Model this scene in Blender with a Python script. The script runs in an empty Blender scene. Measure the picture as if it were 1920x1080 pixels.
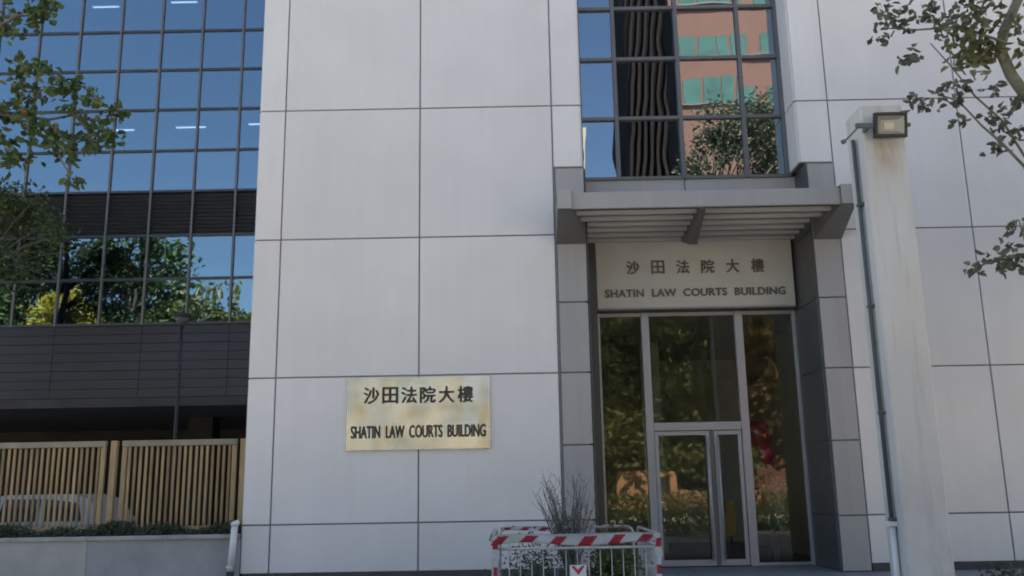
import bpy, bmesh, math, random
from mathutils import Vector, Matrix
R = math.radians
PI = math.pi
scene = bpy.context.scene
C = scene.collection

# ------------------------------------------------------------------ camera
cd = bpy.data.cameras.new('camera')
cam = bpy.data.objects.new('camera', cd)
C.objects.link(cam)
cd.sensor_width = 36.0
cd.lens = 1720.0 / 1920.0 * 36.0
cd.clip_start = 0.1
cd.clip_end = 2000
cam.matrix_world = (Matrix.Translation((0, -14.6, 1.6)) @ Matrix.Rotation(0.006, 4, 'Z')
                    @ Matrix.Rotation(PI / 2 + math.atan(374 / 1720), 4, 'X') @ Matrix.Rotation(-0.0175, 4, 'Z'))
scene.camera = cam

# ------------------------------------------------------------------ light
EL, AZ = R(60), R(14)
w = bpy.data.worlds.new('World')
scene.world = w
w.use_nodes = True
nt = w.node_tree
bg = nt.nodes['Background']
sky = nt.nodes.new('ShaderNodeTexSky')
sky.sky_type = 'NISHITA'
sky.sun_disc = False
sky.sun_elevation = EL
sky.sun_rotation = AZ
sky.dust_density = 1.6
sky.ozone_density = 1.2
nt.links.new(sky.outputs[0], bg.inputs[0])
bg.inputs[1].default_value = 0.056
sd = bpy.data.lights.new('sun', 'SUN')
sd.energy = 5.0
sd.angle = R(0.55)
sd.color = (1, 0.91, 0.77)
sun = bpy.data.objects.new('sun', sd)
C.objects.link(sun)
sdir = Vector((math.sin(AZ) * math.cos(EL), math.cos(AZ) * math.cos(EL), math.sin(EL)))
sun.rotation_euler = sdir.to_track_quat('Z', 'Y').to_euler()
sun.location = (0, 30, 40)
vs = scene.view_settings
vs.view_transform = 'Standard'
vs.look = 'None'
vs.gamma = 1
vs.exposure = 2.45
scene.cycles.max_bounces = 8
scene.cycles.transparent_max_bounces = 12
scene.cycles.use_denoising = True
scene.cycles.filter_width = 1.9

# ------------------------------------------------------------------ materials
def newmat(name):
    m = bpy.data.materials.new(name)
    m.use_nodes = True
    return m, m.node_tree, m.node_tree.nodes['Principled BSDF']

def coords(t, scale=(1, 1, 1), obj=True):
    tc = t.nodes.new('ShaderNodeTexCoord')
    mp = t.nodes.new('ShaderNodeMapping')
    mp.inputs['Scale'].default_value = scale
    t.links.new(tc.outputs['Object' if obj else 'Generated'], mp.inputs[0])
    return mp.outputs[0]

def mat(name, col, rough=0.6, metal=0.0, var=0.12, nscale=3.0, stretch=(1, 1, 1), bump=0.0, bscale=40.0, col2=None, spec=0.5, isl=0.0):
    """base colour broken up by two octaves of noise, optional fine bump"""
    m, t, p = newmat(name)
    v = coords(t, stretch)
    n = t.nodes.new('ShaderNodeTexNoise')
    n.inputs['Scale'].default_value = nscale
    n.inputs['Detail'].default_value = 6
    n.inputs['Roughness'].default_value = 0.6
    t.links.new(v, n.inputs['Vector'])
    r = t.nodes.new('ShaderNodeValToRGB')
    c2 = col2 or tuple(min(1, c * (1 + var)) for c in col)
    c1 = tuple(c * (1 - var) for c in col) if col2 is None else col
    r.color_ramp.elements[0].color = (*c1, 1)
    r.color_ramp.elements[1].color = (*c2, 1)
    r.color_ramp.elements[0].position = 0.3
    r.color_ramp.elements[1].position = 0.7
    t.links.new(n.outputs[0], r.inputs[0])
    src = r.outputs[0]
    if isl:                                               # each loose piece a little lighter or darker
        g = t.nodes.new('ShaderNodeNewGeometry')
        q = t.nodes.new('ShaderNodeMapRange'); q.inputs['To Min'].default_value = 1 - isl; q.inputs['To Max'].default_value = 1 + isl
        t.links.new(g.outputs['Random Per Island'], q.inputs['Value'])
        mx = t.nodes.new('ShaderNodeMix'); mx.data_type = 'RGBA'; mx.blend_type = 'MULTIPLY'; mx.inputs['Factor'].default_value = 1
        t.links.new(src, mx.inputs['A']); t.links.new(q.outputs[0], mx.inputs['B']); src = mx.outputs['Result']
    t.links.new(src, p.inputs['Base Color'])
    p.inputs['Roughness'].default_value = rough
    p.inputs['Metallic'].default_value = metal
    p.inputs['Specular IOR Level'].default_value = spec
    if bump:
        n2 = t.nodes.new('ShaderNodeTexNoise')
        n2.inputs['Scale'].default_value = bscale
        n2.inputs['Detail'].default_value = 4
        t.links.new(v, n2.inputs['Vector'])
        b = t.nodes.new('ShaderNodeBump')
        b.inputs['Strength'].default_value = bump
        b.inputs['Distance'].default_value = 0.01
        t.links.new(n2.outputs[0], b.inputs['Height'])
        t.links.new(b.outputs[0], p.inputs['Normal'])
    return m

def panel_mat(name, col, rough, streak, grid=(2.26, 2.28), org=(-1.6, 1.1)):
    """cladding: each panel a slightly different tone, rain streaks and faint dirt"""
    m, t, p = newmat(name)
    tc = t.nodes.new('ShaderNodeTexCoord')
    # per-panel tone
    mp = t.nodes.new('ShaderNodeMapping')
    mp.inputs['Location'].default_value = (-org[0] / grid[0] + 20, 0, -org[1] / grid[1] + 20)
    mp.inputs['Scale'].default_value = (1 / grid[0], 0.0, 1 / grid[1])
    t.links.new(tc.outputs['Object'], mp.inputs[0])
    fl = t.nodes.new('ShaderNodeVectorMath'); fl.operation = 'FLOOR'
    t.links.new(mp.outputs[0], fl.inputs[0])
    wn = t.nodes.new('ShaderNodeTexWhiteNoise')
    t.links.new(fl.outputs[0], wn.inputs['Vector'])
    # vertical streaks
    m2 = t.nodes.new('ShaderNodeMapping'); m2.inputs['Scale'].default_value = (5, 5, 0.25)
    t.links.new(tc.outputs['Object'], m2.inputs[0])
    n = t.nodes.new('ShaderNodeTexNoise'); n.inputs['Scale'].default_value = 1.6; n.inputs['Detail'].default_value = 7
    t.links.new(m2.outputs[0], n.inputs['Vector'])
    n3 = t.nodes.new('ShaderNodeTexNoise'); n3.inputs['Scale'].default_value = 0.8; n3.inputs['Detail'].default_value = 5
    t.links.new(tc.outputs['Object'], n3.inputs['Vector'])
    def mr(src, lo, hi, a=0.0, b=1.0):
        q = t.nodes.new('ShaderNodeMapRange')
        q.inputs['From Min'].default_value = a; q.inputs['From Max'].default_value = b
        q.inputs['To Min'].default_value = lo; q.inputs['To Max'].default_value = hi
        t.links.new(src, q.inputs['Value']); return q.outputs[0]
    def mul(a, b):
        q = t.nodes.new('ShaderNodeMath'); q.operation = 'MULTIPLY'
        t.links.new(a, q.inputs[0]); t.links.new(b, q.inputs[1]); return q.outputs[0]
    f = mul(mul(mr(wn.outputs['Value'], 0.94, 1.03), mr(n.outputs[0], 1 - streak, 1 + streak * .6, .3, .7)), mr(n3.outputs[0], 0.95, 1.04, .3, .7))
    mx = t.nodes.new('ShaderNodeMix'); mx.data_type = 'RGBA'; mx.blend_type = 'MULTIPLY'
    mx.inputs['Factor'].default_value = 1
    mx.inputs['A'].default_value = (*col, 1)
    t.links.new(f, mx.inputs['B'])
    t.links.new(mx.outputs['Result'], p.inputs['Base Color'])
    p.inputs['Roughness'].default_value = rough
    # slight oil-canning
    n4 = t.nodes.new('ShaderNodeTexNoise'); n4.inputs['Scale'].default_value = 1.1; n4.inputs['Detail'].default_value = 1
    t.links.new(tc.outputs['Object'], n4.inputs['Vector'])
    b = t.nodes.new('ShaderNodeBump'); b.inputs['Strength'].default_value = 0.5; b.inputs['Distance'].default_value = 0.02
    t.links.new(n4.outputs[0], b.inputs['Height']); t.links.new(b.outputs[0], p.inputs['Normal'])
    return m

def glass_mat(name, refl, tint, trans, wave=0.004, wscale=1.6, rough=0.0):
    m, t, p = newmat(name)
    t.nodes.remove(p)
    out = t.nodes['Material Output']
    v = coords(t)
    n = t.nodes.new('ShaderNodeTexNoise'); n.inputs['Scale'].default_value = wscale; n.inputs['Detail'].default_value = 1
    t.links.new(v, n.inputs['Vector'])
    b = t.nodes.new('ShaderNodeBump'); b.inputs['Strength'].default_value = 1; b.inputs['Distance'].default_value = wave
    t.links.new(n.outputs[0], b.inputs['Height'])
    g = t.nodes.new('ShaderNodeBsdfGlossy'); g.inputs['Color'].default_value = (*tint, 1); g.inputs['Roughness'].default_value = rough
    t.links.new(b.outputs[0], g.inputs['Normal'])
    tr = t.nodes.new('ShaderNodeBsdfTransparent'); tr.inputs[0].default_value = (*trans, 1)
    fr = t.nodes.new('ShaderNodeFresnel'); fr.inputs['IOR'].default_value = 1.5
    ad = t.nodes.new('ShaderNodeMath'); ad.operation = 'ADD'; ad.use_clamp = True; ad.inputs[1].default_value = refl
    t.links.new(fr.outputs[0], ad.inputs[0])
    mx = t.nodes.new('ShaderNodeMixShader')
    t.links.new(ad.outputs[0], mx.inputs[0]); t.links.new(tr.outputs[0], mx.inputs[1]); t.links.new(g.outputs[0], mx.inputs[2])
    t.links.new(mx.outputs[0], out.inputs[0])
    return m

def leaf_mat(name, ca, cb, cc=None):
    m, t, p = newmat(name)
    v = coords(t)
    gm = t.nodes.new('ShaderNodeNewGeometry')
    r = t.nodes.new('ShaderNodeValToRGB')
    r.color_ramp.elements[0].color = (*ca, 1)
    r.color_ramp.elements[1].color = (*cb, 1)
    if cc:
        e = r.color_ramp.elements.new(0.93); e.color = (*cb, 1)
        r.color_ramp.elements[-1].color = (*cc, 1)
    t.links.new(gm.outputs['Random Per Island'], r.inputs[0])
    t.links.new(r.outputs[0], p.inputs['Base Color'])
    p.inputs['Roughness'].default_value = 0.5
    td = t.nodes.new('ShaderNodeBsdfTranslucent')
    t.links.new(r.outputs[0], td.inputs[0])
    mx = t.nodes.new('ShaderNodeMixShader'); mx.inputs[0].default_value = 0.35
    t.links.new(p.outputs[0], mx.inputs[1]); t.links.new(td.outputs[0], mx.inputs[2])
    t.links.new(mx.outputs[0], t.nodes['Material Output'].inputs[0])
    return m

def emit_mat(name, col, s):
    m, t, p = newmat(name)
    p.inputs['Base Color'].default_value = (*col, 1)
    p.inputs['Emission Color'].default_value = (*col, 1)
    p.inputs['Emission Strength'].default_value = s
    return m

M = dict(
    white=panel_mat('white_cladding', (0.78, 0.757, 0.725), 0.42, 0.018),
    granite=panel_mat('grey_granite', (0.40, 0.39, 0.372), 0.5, 0.04, (2.26, 1.14), (0.6, 1.1)),
    reveal=panel_mat('darker_granite', (0.085, 0.087, 0.088), 0.35, 0.05, (2.26, 1.14), (0.6, 1.1)),  # the surround's granite in a darker colour
    gap=mat('joint_sealant', (0.25, 0.25, 0.255), 0.8),
    alu=mat('grey_aluminium', (0.36, 0.355, 0.35), 0.42, 0.2, 0.05, 2),
    alu_dark=mat('dark_aluminium', (0.16, 0.155, 0.15), 0.45, 0.3, 0.08, 2),
    frame=mat('door_frame_aluminium', (0.42, 0.41, 0.42), 0.4, 0.35, 0.06, 2),
    mullion=mat('mullion_bronze', (0.15, 0.145, 0.145), 0.45, 0.3, 0.1, 2),
    mullion2=mat('mullion_grey', (0.055, 0.06, 0.07), 0.45, 0.3, 0.1, 2),
    canopy=panel_mat('canopy_panel', (0.40, 0.385, 0.36), 0.45, 0.05),
    blade=mat('canopy_blade_grey', (0.50, 0.49, 0.47), 0.5, 0.0, 0.06, 2),
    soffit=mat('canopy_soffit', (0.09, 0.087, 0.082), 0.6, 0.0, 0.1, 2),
    board=mat('sign_board', (0.56, 0.54, 0.49), 0.6, 0.0, 0.05, 1.5),
    letters=mat('dull_bronze_letters', (0.15, 0.135, 0.11), 0.5, 0.3, 0.2, 6),
    ink=mat('black_enamel_letters', (0.035, 0.03, 0.022), 0.5, 0.0, 0.2, 6),
    louvre=mat('louvre_charcoal', (0.02, 0.026, 0.028), 0.5, 0.0, 0.15, 1.5),
    spandrel=mat('spandrel_slate', (0.017, 0.019, 0.030), 0.38, 0.0, 0.25, 0.9, (1, 1, 3), isl=0.12),
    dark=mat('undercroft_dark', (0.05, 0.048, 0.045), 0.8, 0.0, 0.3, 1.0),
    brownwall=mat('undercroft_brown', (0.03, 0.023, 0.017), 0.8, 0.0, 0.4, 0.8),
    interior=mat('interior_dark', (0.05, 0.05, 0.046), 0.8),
    lobby=mat('lobby_plaster', (0.62, 0.58, 0.50), 0.8),
    slat=mat('timber_slat', (0.36, 0.25, 0.12), 0.65, 0.0, 0.32, 2.5, (6, 6, 0.7), 0.3, 30, isl=0.22),
    slatframe=mat('timber_rail', (0.42, 0.30, 0.15), 0.65, 0.0, 0.22, 3, (4, 4, 0.7), 0.3, 30),
    slatgrey=mat('weathered_rail', (0.30, 0.265, 0.19), 0.7, 0.0, 0.22, 3),
    render=mat('stained_render', (0.42, 0.40, 0.36), 0.85, 0.0, 0.22, 1.3, (1, 1, 1), 0.4, 60),
    render2=mat('patched_render', (0.33, 0.33, 0.325), 0.85, 0.0, 0.2, 1.1, (1, 1, 1), 0.4, 60),
    coping=mat('coping_concrete', (0.36, 0.355, 0.33), 0.8, 0.0, 0.25, 3, (1, 1, 1), 0.4, 60),
    concrete=mat('pillar_paint', (0.60, 0.565, 0.50), 0.7, 0.0, 0.06, 1.2, (1.5, 1.5, 0.5), 0.25, 70),
    plinth=mat('plinth_dark', (0.065, 0.066, 0.066), 0.6, 0.0, 0.2, 3),
    paving=mat('granite_paving', (0.20, 0.20, 0.20), 0.6, 0.0, 0.15, 4, (1, 1, 1), 0.2, 80),
    ground=mat('ground_concrete', (0.40, 0.37, 0.33), 0.85, 0.0, 0.15, 0.6),
    asphalt=mat('road_asphalt', (0.055, 0.055, 0.054), 0.85, 0.0, 0.2, 2, (1, 1, 1), 0.5, 90),
    kerbm=mat('kerb_stone', (0.33, 0.32, 0.30), 0.8),
    galv=mat('galvanised_tube', (0.50, 0.50, 0.47), 0.4, 0.45, 0.12, 8),
    whitep=mat('white_paint', (0.72, 0.72, 0.70), 0.45, 0.0, 0.06, 5),
    tape_w=mat('tape_white', (0.70, 0.74, 0.73), 0.45, 0.0, 0.05, 6),
    tape_r=mat('tape_red', (0.52, 0.045, 0.075), 0.45, 0.0, 0.12, 6),
    black=mat('black_metal', (0.018, 0.018, 0.018), 0.45, 0.0, 0.1, 4),
    bark=mat('bark', (0.16, 0.145, 0.11), 0.9, 0.0, 0.3, 12, (1, 1, 0.4), 0.8, 50),
    bark_y=mat('mossy_bark', (0.17, 0.165, 0.115), 0.9, 0.0, 0.3, 12, (1, 1, 1), 0.8, 50),
    twig=mat('dry_twig', (0.13, 0.125, 0.11), 0.9, 0.0, 0.3, 10),
    pipe=mat('conduit_green_grey', (0.085, 0.10, 0.10), 0.5, 0.0, 0.15, 5),
    lens=mat('floodlight_reflector', (0.42, 0.41, 0.36), 0.3, 0.3, 0.08, 8),
    chip=mat('floodlight_led_chip', (0.66, 0.62, 0.46), 0.4, 0.0, 0.1, 30),
    rust=mat('housing_rusty_black', (0.03, 0.027, 0.022), 0.5, 0.0, 0.4, 20),
    carp=mat('car_shaded_white', (0.42, 0.43, 0.43), 0.25, 0.0, 0.03, 2),  # undercroft shade put into the colour of white paint
    rubber=mat('tyre_rubber', (0.02, 0.02, 0.02), 0.8),
    balloon=mat('balloon_crimson', (0.75, 0.05, 0.16), 0.3, 0.0, 0.1, 3),
    balloon2=mat('balloon_dark_rose', (0.48, 0.07, 0.10), 0.3, 0.0, 0.1, 3),
    yellow=mat('yellow_board', (0.50, 0.30, 0.03), 0.5, 0.0, 0.1, 3),
    petal=mat('white_petal', (0.7, 0.7, 0.66), 0.6),
    pink=mat('pink_petal', (0.55, 0.08, 0.2), 0.6),
    lamp=emit_mat('fluorescent_tube', (0.9, 0.95, 1.0), 0.42),
    brick=mat('salmon_brick', (0.185, 0.088, 0.066), 0.8, 0.0, 0.1, 0.6),
    teal=mat('teal_window', (0.075, 0.155, 0.135), 0.15, 0.0, 0.25, 0.35),
    tower=mat('tower_fin_bronze', (0.03, 0.023, 0.023), 0.95, 0.0, 0.15, 0.3, spec=0.05),
    towerg=mat('tower_glass_dark', (0.006, 0.006, 0.008), 0.9, spec=0.1),
    beige=mat('beige_render', (0.45, 0.40, 0.31), 0.8, 0.0, 0.08, 0.3),
    orange=mat('orange_render', (0.60, 0.36, 0.20), 0.8, 0.0, 0.08, 0.8),
    leaf_l=leaf_mat('leaf_left', (0.045, 0.08, 0.026), (0.13, 0.19, 0.06), (0.24, 0.12, 0.04)),
    leaf_r=leaf_mat('leaf_right', (0.065, 0.082, 0.052), (0.18, 0.20, 0.13)),
    leaf_s=leaf_mat('leaf_painted_sun', (0.10, 0.11, 0.045), (0.24, 0.24, 0.12)),  # sunlight put into a paler copy of the right tree's leaf colour
    leaf_o=leaf_mat('leaf_opposite', (0.02, 0.045, 0.012), (0.09, 0.13, 0.035)),
    leaf_red=leaf_mat('leaf_russet', (0.05, 0.06, 0.015), (0.20, 0.12, 0.04), (0.34, 0.10, 0.05)),
    leaf_em=leaf_mat('leaf_emerald', (0.02, 0.16, 0.08), (0.06, 0.30, 0.16)),
    leaf_d=leaf_mat('leaf_dim_olive', (0.04, 0.065, 0.022), (0.11, 0.14, 0.05)),
    leaf_y=leaf_mat('leaf_golden', (0.22, 0.20, 0.02), (0.40, 0.33, 0.05)),
    leaf_g=leaf_mat('leaf_grey_green', (0.05, 0.07, 0.045), (0.16, 0.18, 0.13)),
    leaf_h=leaf_mat('leaf_hedge', (0.03, 0.05, 0.025), (0.12, 0.15, 0.08)),
    leaf_b=leaf_mat('leaf_yellow_green', (0.08, 0.10, 0.025), (0.17, 0.18, 0.06)),
)
M['glass_wing'] = glass_mat('blue_mirror_glass', 0.18, (0.74, 0.93, 1.0), (0.55, 0.65, 0.75), 0.0045, 1.0, 0.012)
M['glass_win'] = glass_mat('window_mirror_glass', 0.22, (0.82, 0.93, 1.0), (0.5, 0.6, 0.65), 0.0042, 0.8, 0.008)
M['glass_door'] = glass_mat('entrance_glass', 0.03, (0.66, 0.63, 0.56), (0.88, 0.90, 0.87), 0.002, 1.3, 0.02)
M['glass_car'] = mat('car_glass', (0.015, 0.02, 0.02), 0.08)

# brass plate: brushed metal, warm reflections painted in as blotches of base colour
def brass():
    m, t, p = newmat('brushed_brass')
    v = coords(t, (2.2, 1, 2.2))
    n = t.nodes.new('ShaderNodeTexNoise'); n.inputs['Scale'].default_value = 1.1; n.inputs['Detail'].default_value = 3
    t.links.new(v, n.inputs['Vector'])
    r = t.nodes.new('ShaderNodeValToRGB')
    cs = [(0.30, (0.62, 0.54, 0.38)), (0.45, (0.70, 0.66, 0.56)), (0.58, (0.76, 0.74, 0.68)), (0.72, (0.80, 0.72, 0.58))]
    r.color_ramp.elements[0].position = cs[0][0]; r.color_ramp.elements[0].color = (*cs[0][1], 1)
    r.color_ramp.elements[1].position = cs[3][0]; r.color_ramp.elements[1].color = (*cs[3][1], 1)
    for q, c in cs[1:3]:
        e = r.color_ramp.elements.new(q); e.color = (*c, 1)
    t.links.new(n.outputs[0], r.inputs[0]); t.links.new(r.outputs[0], p.inputs['Base Color'])
    p.inputs['Metallic'].default_value = 0.88
    p.inputs['Roughness'].default_value = 0.27
    v2 = coords(t, (0.9, 1, 0.45))
    n2 = t.nodes.new('ShaderNodeTexNoise'); n2.inputs['Scale'].default_value = 2.0; n2.inputs['Detail'].default_value = 1
    t.links.new(v2, n2.inputs['Vector'])
    b = t.nodes.new('ShaderNodeBump'); b.inputs['Strength'].default_value = 1; b.inputs['Distance'].default_value = 0.05
    t.links.new(n2.outputs[0], b.inputs['Height']); t.links.new(b.outputs[0], p.inputs['Normal'])
    return m
M['brass'] = brass()

def pillar_paint():
    m, t, p = newmat('stained_pillar_paint')
    tc = t.nodes.new('ShaderNodeTexCoord')
    def noise(scale, sc, det=6):
        mp = t.nodes.new('ShaderNodeMapping'); mp.inputs['Scale'].default_value = sc
        t.links.new(tc.outputs['Object'], mp.inputs[0])
        n = t.nodes.new('ShaderNodeTexNoise'); n.inputs['Scale'].default_value = scale; n.inputs['Detail'].default_value = det
        t.links.new(mp.outputs[0], n.inputs['Vector']); return n.outputs[0]
    def rng(src, a, b, lo, hi):
        q = t.nodes.new('ShaderNodeMapRange'); q.interpolation_type = 'SMOOTHSTEP'
        for nme, v in (('From Min', a), ('From Max', b), ('To Min', lo), ('To Max', hi)): q.inputs[nme].default_value = v
        t.links.new(src, q.inputs['Value']); return q.outputs[0]
    def math_(op, a, b):
        q = t.nodes.new('ShaderNodeMath'); q.operation = op
        for i, x in enumerate((a, b)):
            if isinstance(x, (int, float)): q.inputs[i].default_value = x
            else: t.links.new(x, q.inputs[i])
        return q.outputs[0]
    def mix(f, a, b):
        q = t.nodes.new('ShaderNodeMix'); q.data_type = 'RGBA'
        t.links.new(f, q.inputs['Factor'])
        for nm, x in (('A', a), ('B', b)):
            if isinstance(x, tuple): q.inputs[nm].default_value = (*x, 1)
            else: t.links.new(x, q.inputs[nm])
        return q.outputs['Result']
    sep = t.nodes.new('ShaderNodeSeparateXYZ'); t.links.new(tc.outputs['Object'], sep.inputs[0])
    z, x = sep.outputs['Z'], sep.outputs['X']
    c = mix(rng(noise(1.3, (1, 1, .4)), .35, .65, 0, 1), (0.60, 0.58, 0.53), (0.66, 0.645, 0.60))
    c = mix(math_('MULTIPLY', rng(noise(3.0, (3, 3, .22)), .5, .75, 0, 1), .45), c, (0.42, 0.40, 0.36))      # run marks
    grime = math_('MULTIPLY', rng(z, 2.6, .2, 0, 1), rng(noise(2.2, (1.2, 1.2, .6)), .4, .65, .1, .6))
    c = mix(grime, c, (0.36, 0.35, 0.33))                                                             # grubby lower part
    rx = rng(math_('ABSOLUTE', math_('SUBTRACT', x, 0.03), 0), .08, .22, 1, 0)
    rz = math_('MULTIPLY', rng(z, 5.15, 5.55, 0, 1), rng(z, 5.78, 5.70, 0, 1))
    c = mix(math_('MULTIPLY', math_('MULTIPLY', rx, rz), rng(noise(4, (3, 1, .7)), .3, .6, .1, .5)), c, (0.42, 0.27, 0.13))   # rust run
    t.links.new(c, p.inputs['Base Color']); p.inputs['Roughness'].default_value = .72
    b = t.nodes.new('ShaderNodeBump'); b.inputs['Strength'].default_value = .35; b.inputs['Distance'].default_value = .012
    t.links.new(noise(22, (1, 1, 1), 8), b.inputs['Height']); t.links.new(b.outputs[0], p.inputs['Normal'])
    return m
M['concrete'] = pillar_paint()


# ------------------------------------------------------------------ helpers
class MB:
    def __init__(s):
        s.bm = bmesh.new()
    def box(s, x0, x1, y0, y1, z0, z1, bev=0.0):
        vs_ = [s.bm.verts.new(p) for p in ((x0, y0, z0), (x1, y0, z0), (x1, y1, z0), (x0, y1, z0), (x0, y0, z1), (x1, y0, z1), (x1, y1, z1), (x0, y1, z1))]
        fs = [s.bm.faces.new([vs_[i] for i in f]) for f in ((0, 3, 2, 1), (4, 5, 6, 7), (0, 1, 5, 4), (1, 2, 6, 5), (2, 3, 7, 6), (3, 0, 4, 7))]
        if bev:
            es = list({e for f in fs for e in f.edges})
            bmesh.ops.bevel(s.bm, geom=es, offset=bev, segments=1, affect='EDGES')
        return s
    def tube(s, pts, r, n=8, cap=True):
        pts = [Vector(p) for p in pts]
        rs = r if isinstance(r, (list, tuple)) else [r] * len(pts)
        rings = []
        for i, p in enumerate(pts):
            d = (pts[min(i + 1, len(pts) - 1)] - pts[max(i - 1, 0)]).normalized()
            a = d.orthogonal().normalized() if i == 0 else (a - d * a.dot(d)).normalized()
            b = d.cross(a)
            rings.append([s.bm.verts.new(p + (a * math.cos(2 * PI * k / n) + b * math.sin(2 * PI * k / n)) * rs[i]) for k in range(n)])
        for i in range(len(pts) - 1):
            for k in range(n):
                f = s.bm.faces.new((rings[i][k], rings[i][(k + 1) % n], rings[i + 1][(k + 1) % n], rings[i + 1][k])); f.smooth = True
        if cap:
            s.bm.faces.new(rings[0][::-1]); s.bm.faces.new(rings[-1])
        return s
    def prism(s, poly, axis, a, b):
        """poly: list of 2-D points in the other two axes, extruded along axis from a to b"""
        def pt(q, h):
            return {'x': (h, q[0], q[1]), 'y': (q[0], h, q[1]), 'z': (q[0], q[1], h)}[axis]
        A = [s.bm.verts.new(pt(q, a)) for q in poly]; B = [s.bm.verts.new(pt(q, b)) for q in poly]
        s.bm.faces.new(A); s.bm.faces.new(B[::-1])
        for i in range(len(poly)):
            j = (i + 1) % len(poly)
            s.bm.faces.new((A[j], A[i], B[i], B[j]))
        return s
    def ball(s, c, rx, ry, rz, seg=16):
        g = bmesh.ops.create_uvsphere(s.bm, u_segments=seg, v_segments=seg // 2 + 2, radius=1)
        for v in g['verts']:
            v.co = Vector((c[0] + v.co.x * rx, c[1] + v.co.y * ry, c[2] + v.co.z * rz))
            for f in v.link_faces: f.smooth = True
        return s
    def leaf(s, p, L, W, rnd, up=0.0):
        """one folded, pointed leaf"""
        d = Vector((rnd.gauss(0, 1), rnd.gauss(0, 1), rnd.gauss(-0.25, .7) + up)).normalized()
        sd_ = d.cross(Vector((rnd.gauss(0, 1), rnd.gauss(0, 1), rnd.gauss(0, 1)))).normalized()
        nn = d.cross(sd_) * (W * 0.35)
        p = Vector(p)
        q = [s.bm.verts.new(x) for x in (p, p + d * L * .35 + sd_ * W / 2 + nn, p + d * L * .75 + sd_ * W * .38 + nn, p + d * L,
                                         p + d * L * .75 - sd_ * W * .38 + nn, p + d * L * .35 - sd_ * W / 2 + nn)]
        s.bm.faces.new((q[0], q[1], q[2], q[3])); s.bm.faces.new((q[0], q[3], q[4], q[5]))
        return s
    def build(s, name, m, parent=None, fix=True):
        if fix: bmesh.ops.recalc_face_normals(s.bm, faces=s.bm.faces[:])
        me = bpy.data.meshes.new(name); s.bm.to_mesh(me); s.bm.free()
        if isinstance(m, (list, tuple)):
            for x in m: me.materials.append(x)
        else: me.materials.append(m)
        o = bpy.data.objects.new(name, me); C.objects.link(o)
        if parent:
            o.parent = parent
            o.matrix_parent_inverse = Matrix.Identity(4)
            # shapes are written in world coordinates: move them into the parent's frame
            top = parent
            off = Vector((0, 0, 0))
            while top: off += top.location; top = top.parent
            me.transform(Matrix.Translation(-off))
        return o

def thing(name, loc, label, cat, group=None):
    o = bpy.data.objects.new(name, None); C.objects.link(o)
    o.location = loc; o.empty_display_size = 0.3
    o['label'] = label; o['category'] = cat
    if group: o['group'] = group
    return o

def tag(o, label, cat, group=None):
    o['label'] = label; o['category'] = cat
    if group: o['group'] = group
    return o

def struct(o, kind='structure'):
    o['kind'] = kind
    return o

def copy_tree(o, parent=None):
    c = o.copy(); C.objects.link(c)
    if parent: c.parent = parent
    for ch in list(o.children): copy_tree(ch, c)
    return c

# ------------------------------------------------------------------ ground
G = 0.26                                                  # level of the entrance podium
struct(MB().box(-400, 400, -12.5, 400, -0.6, 0).build('ground', M['ground']))
struct(MB().box(-400, 400, -26, -12.5, -0.6, -0.12).build('road', M['asphalt']))
struct(MB().box(-400, 400, -400, -26, -0.6, 0).build('far_pavement', M['ground']))
k = MB()
for i in range(-30, 30):
    k.box(i * 1.0 + .004, i + 1 - .004, -12.62, -12.502, -0.12, 0.015, 0.01)
struct(k.build('kerb', M['kerbm']))
k = MB()
for i in range(-12, 12):
    k.box(i * 4.0, i * 4.0 + 2, -19.3, -19.15, -0.12, -0.116)
struct(k.build('road_marking', M['whitep']))
k = MB()                                                  # paved podium with two steps down
for (ya, yb, zt) in ((-0.95, 1.25, G), (-1.30, -0.954, G - .13)):
    for i in range(-5, 16):
        k.box(i * 0.9 + .003, i * .9 + .897, ya, yb, -0.01, zt, .004)
struct(k.build('podium_paving', M['paving']))

# ------------------------------------------------------------------ court building
TOP = 24.5
court = thing('court_building', (0, 0, 0), 'pale panelled law courts building with a recessed grey stone entrance under a canopy', 'building')
GP = 0.012
def panels(xs, zs, y, m, name, t=0.03, bev=0.004, parent=court):
    k = MB()
    for i in range(len(xs) - 1):
        for j in range(len(zs) - 1):
            k.box(xs[i] + GP, xs[i + 1] - GP, y, y + t, zs[j] + GP, zs[j + 1] - GP, bev)
    return k.build(name, m, parent)
ROWS = [0.37, 1.095, 3.375, 5.66, 7.935, 10.2, 12.5, 14.8, 17.1, 19.4, 21.7, TOP]
panels([-4.32, -3.89, -1.60, 0.635], ROWS, 0, M['white'], 'cladding')
panels([0.635, 1.12], [6.83] + ROWS[4:], 0, M['white'], 'cladding')
panels([4.77, 5.32], [6.83] + ROWS[4:], 0, M['white'], 'cladding')
panels([5.32, 7.5, 9.75, 12.0, 14.25], ROWS, 0, M['white'], 'cladding')
GR = [G, 1.09, 2.235, 3.375, 4.52, 5.66, 6.81]
panels([0.66, 1.15], GR, -0.012, M['granite'], 'stone_surround')
panels([4.87, 5.32], GR, -0.012, M['granite'], 'stone_surround')
k = MB()                                                  # structure behind the cladding
k.box(-4.30, 1.10, 0.031, 0.6, 0.3, TOP - .01)
k.box(4.90, 14.2, 0.031, 1.3, 0.3, TOP - .01)
k.box(-4.30, 1.10, 0.6, 20, 0, TOP - .01)
k.box(5.4, 14.2, 1.3, 20, 0, TOP - .01)
k.box(1.10, 5.4, 8.0, 20, 0, TOP - .01)
k.box(0.637, 0.658, -0.002, 0.03, G, 6.83)
k.build('wall_core', M['gap'], court)
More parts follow.
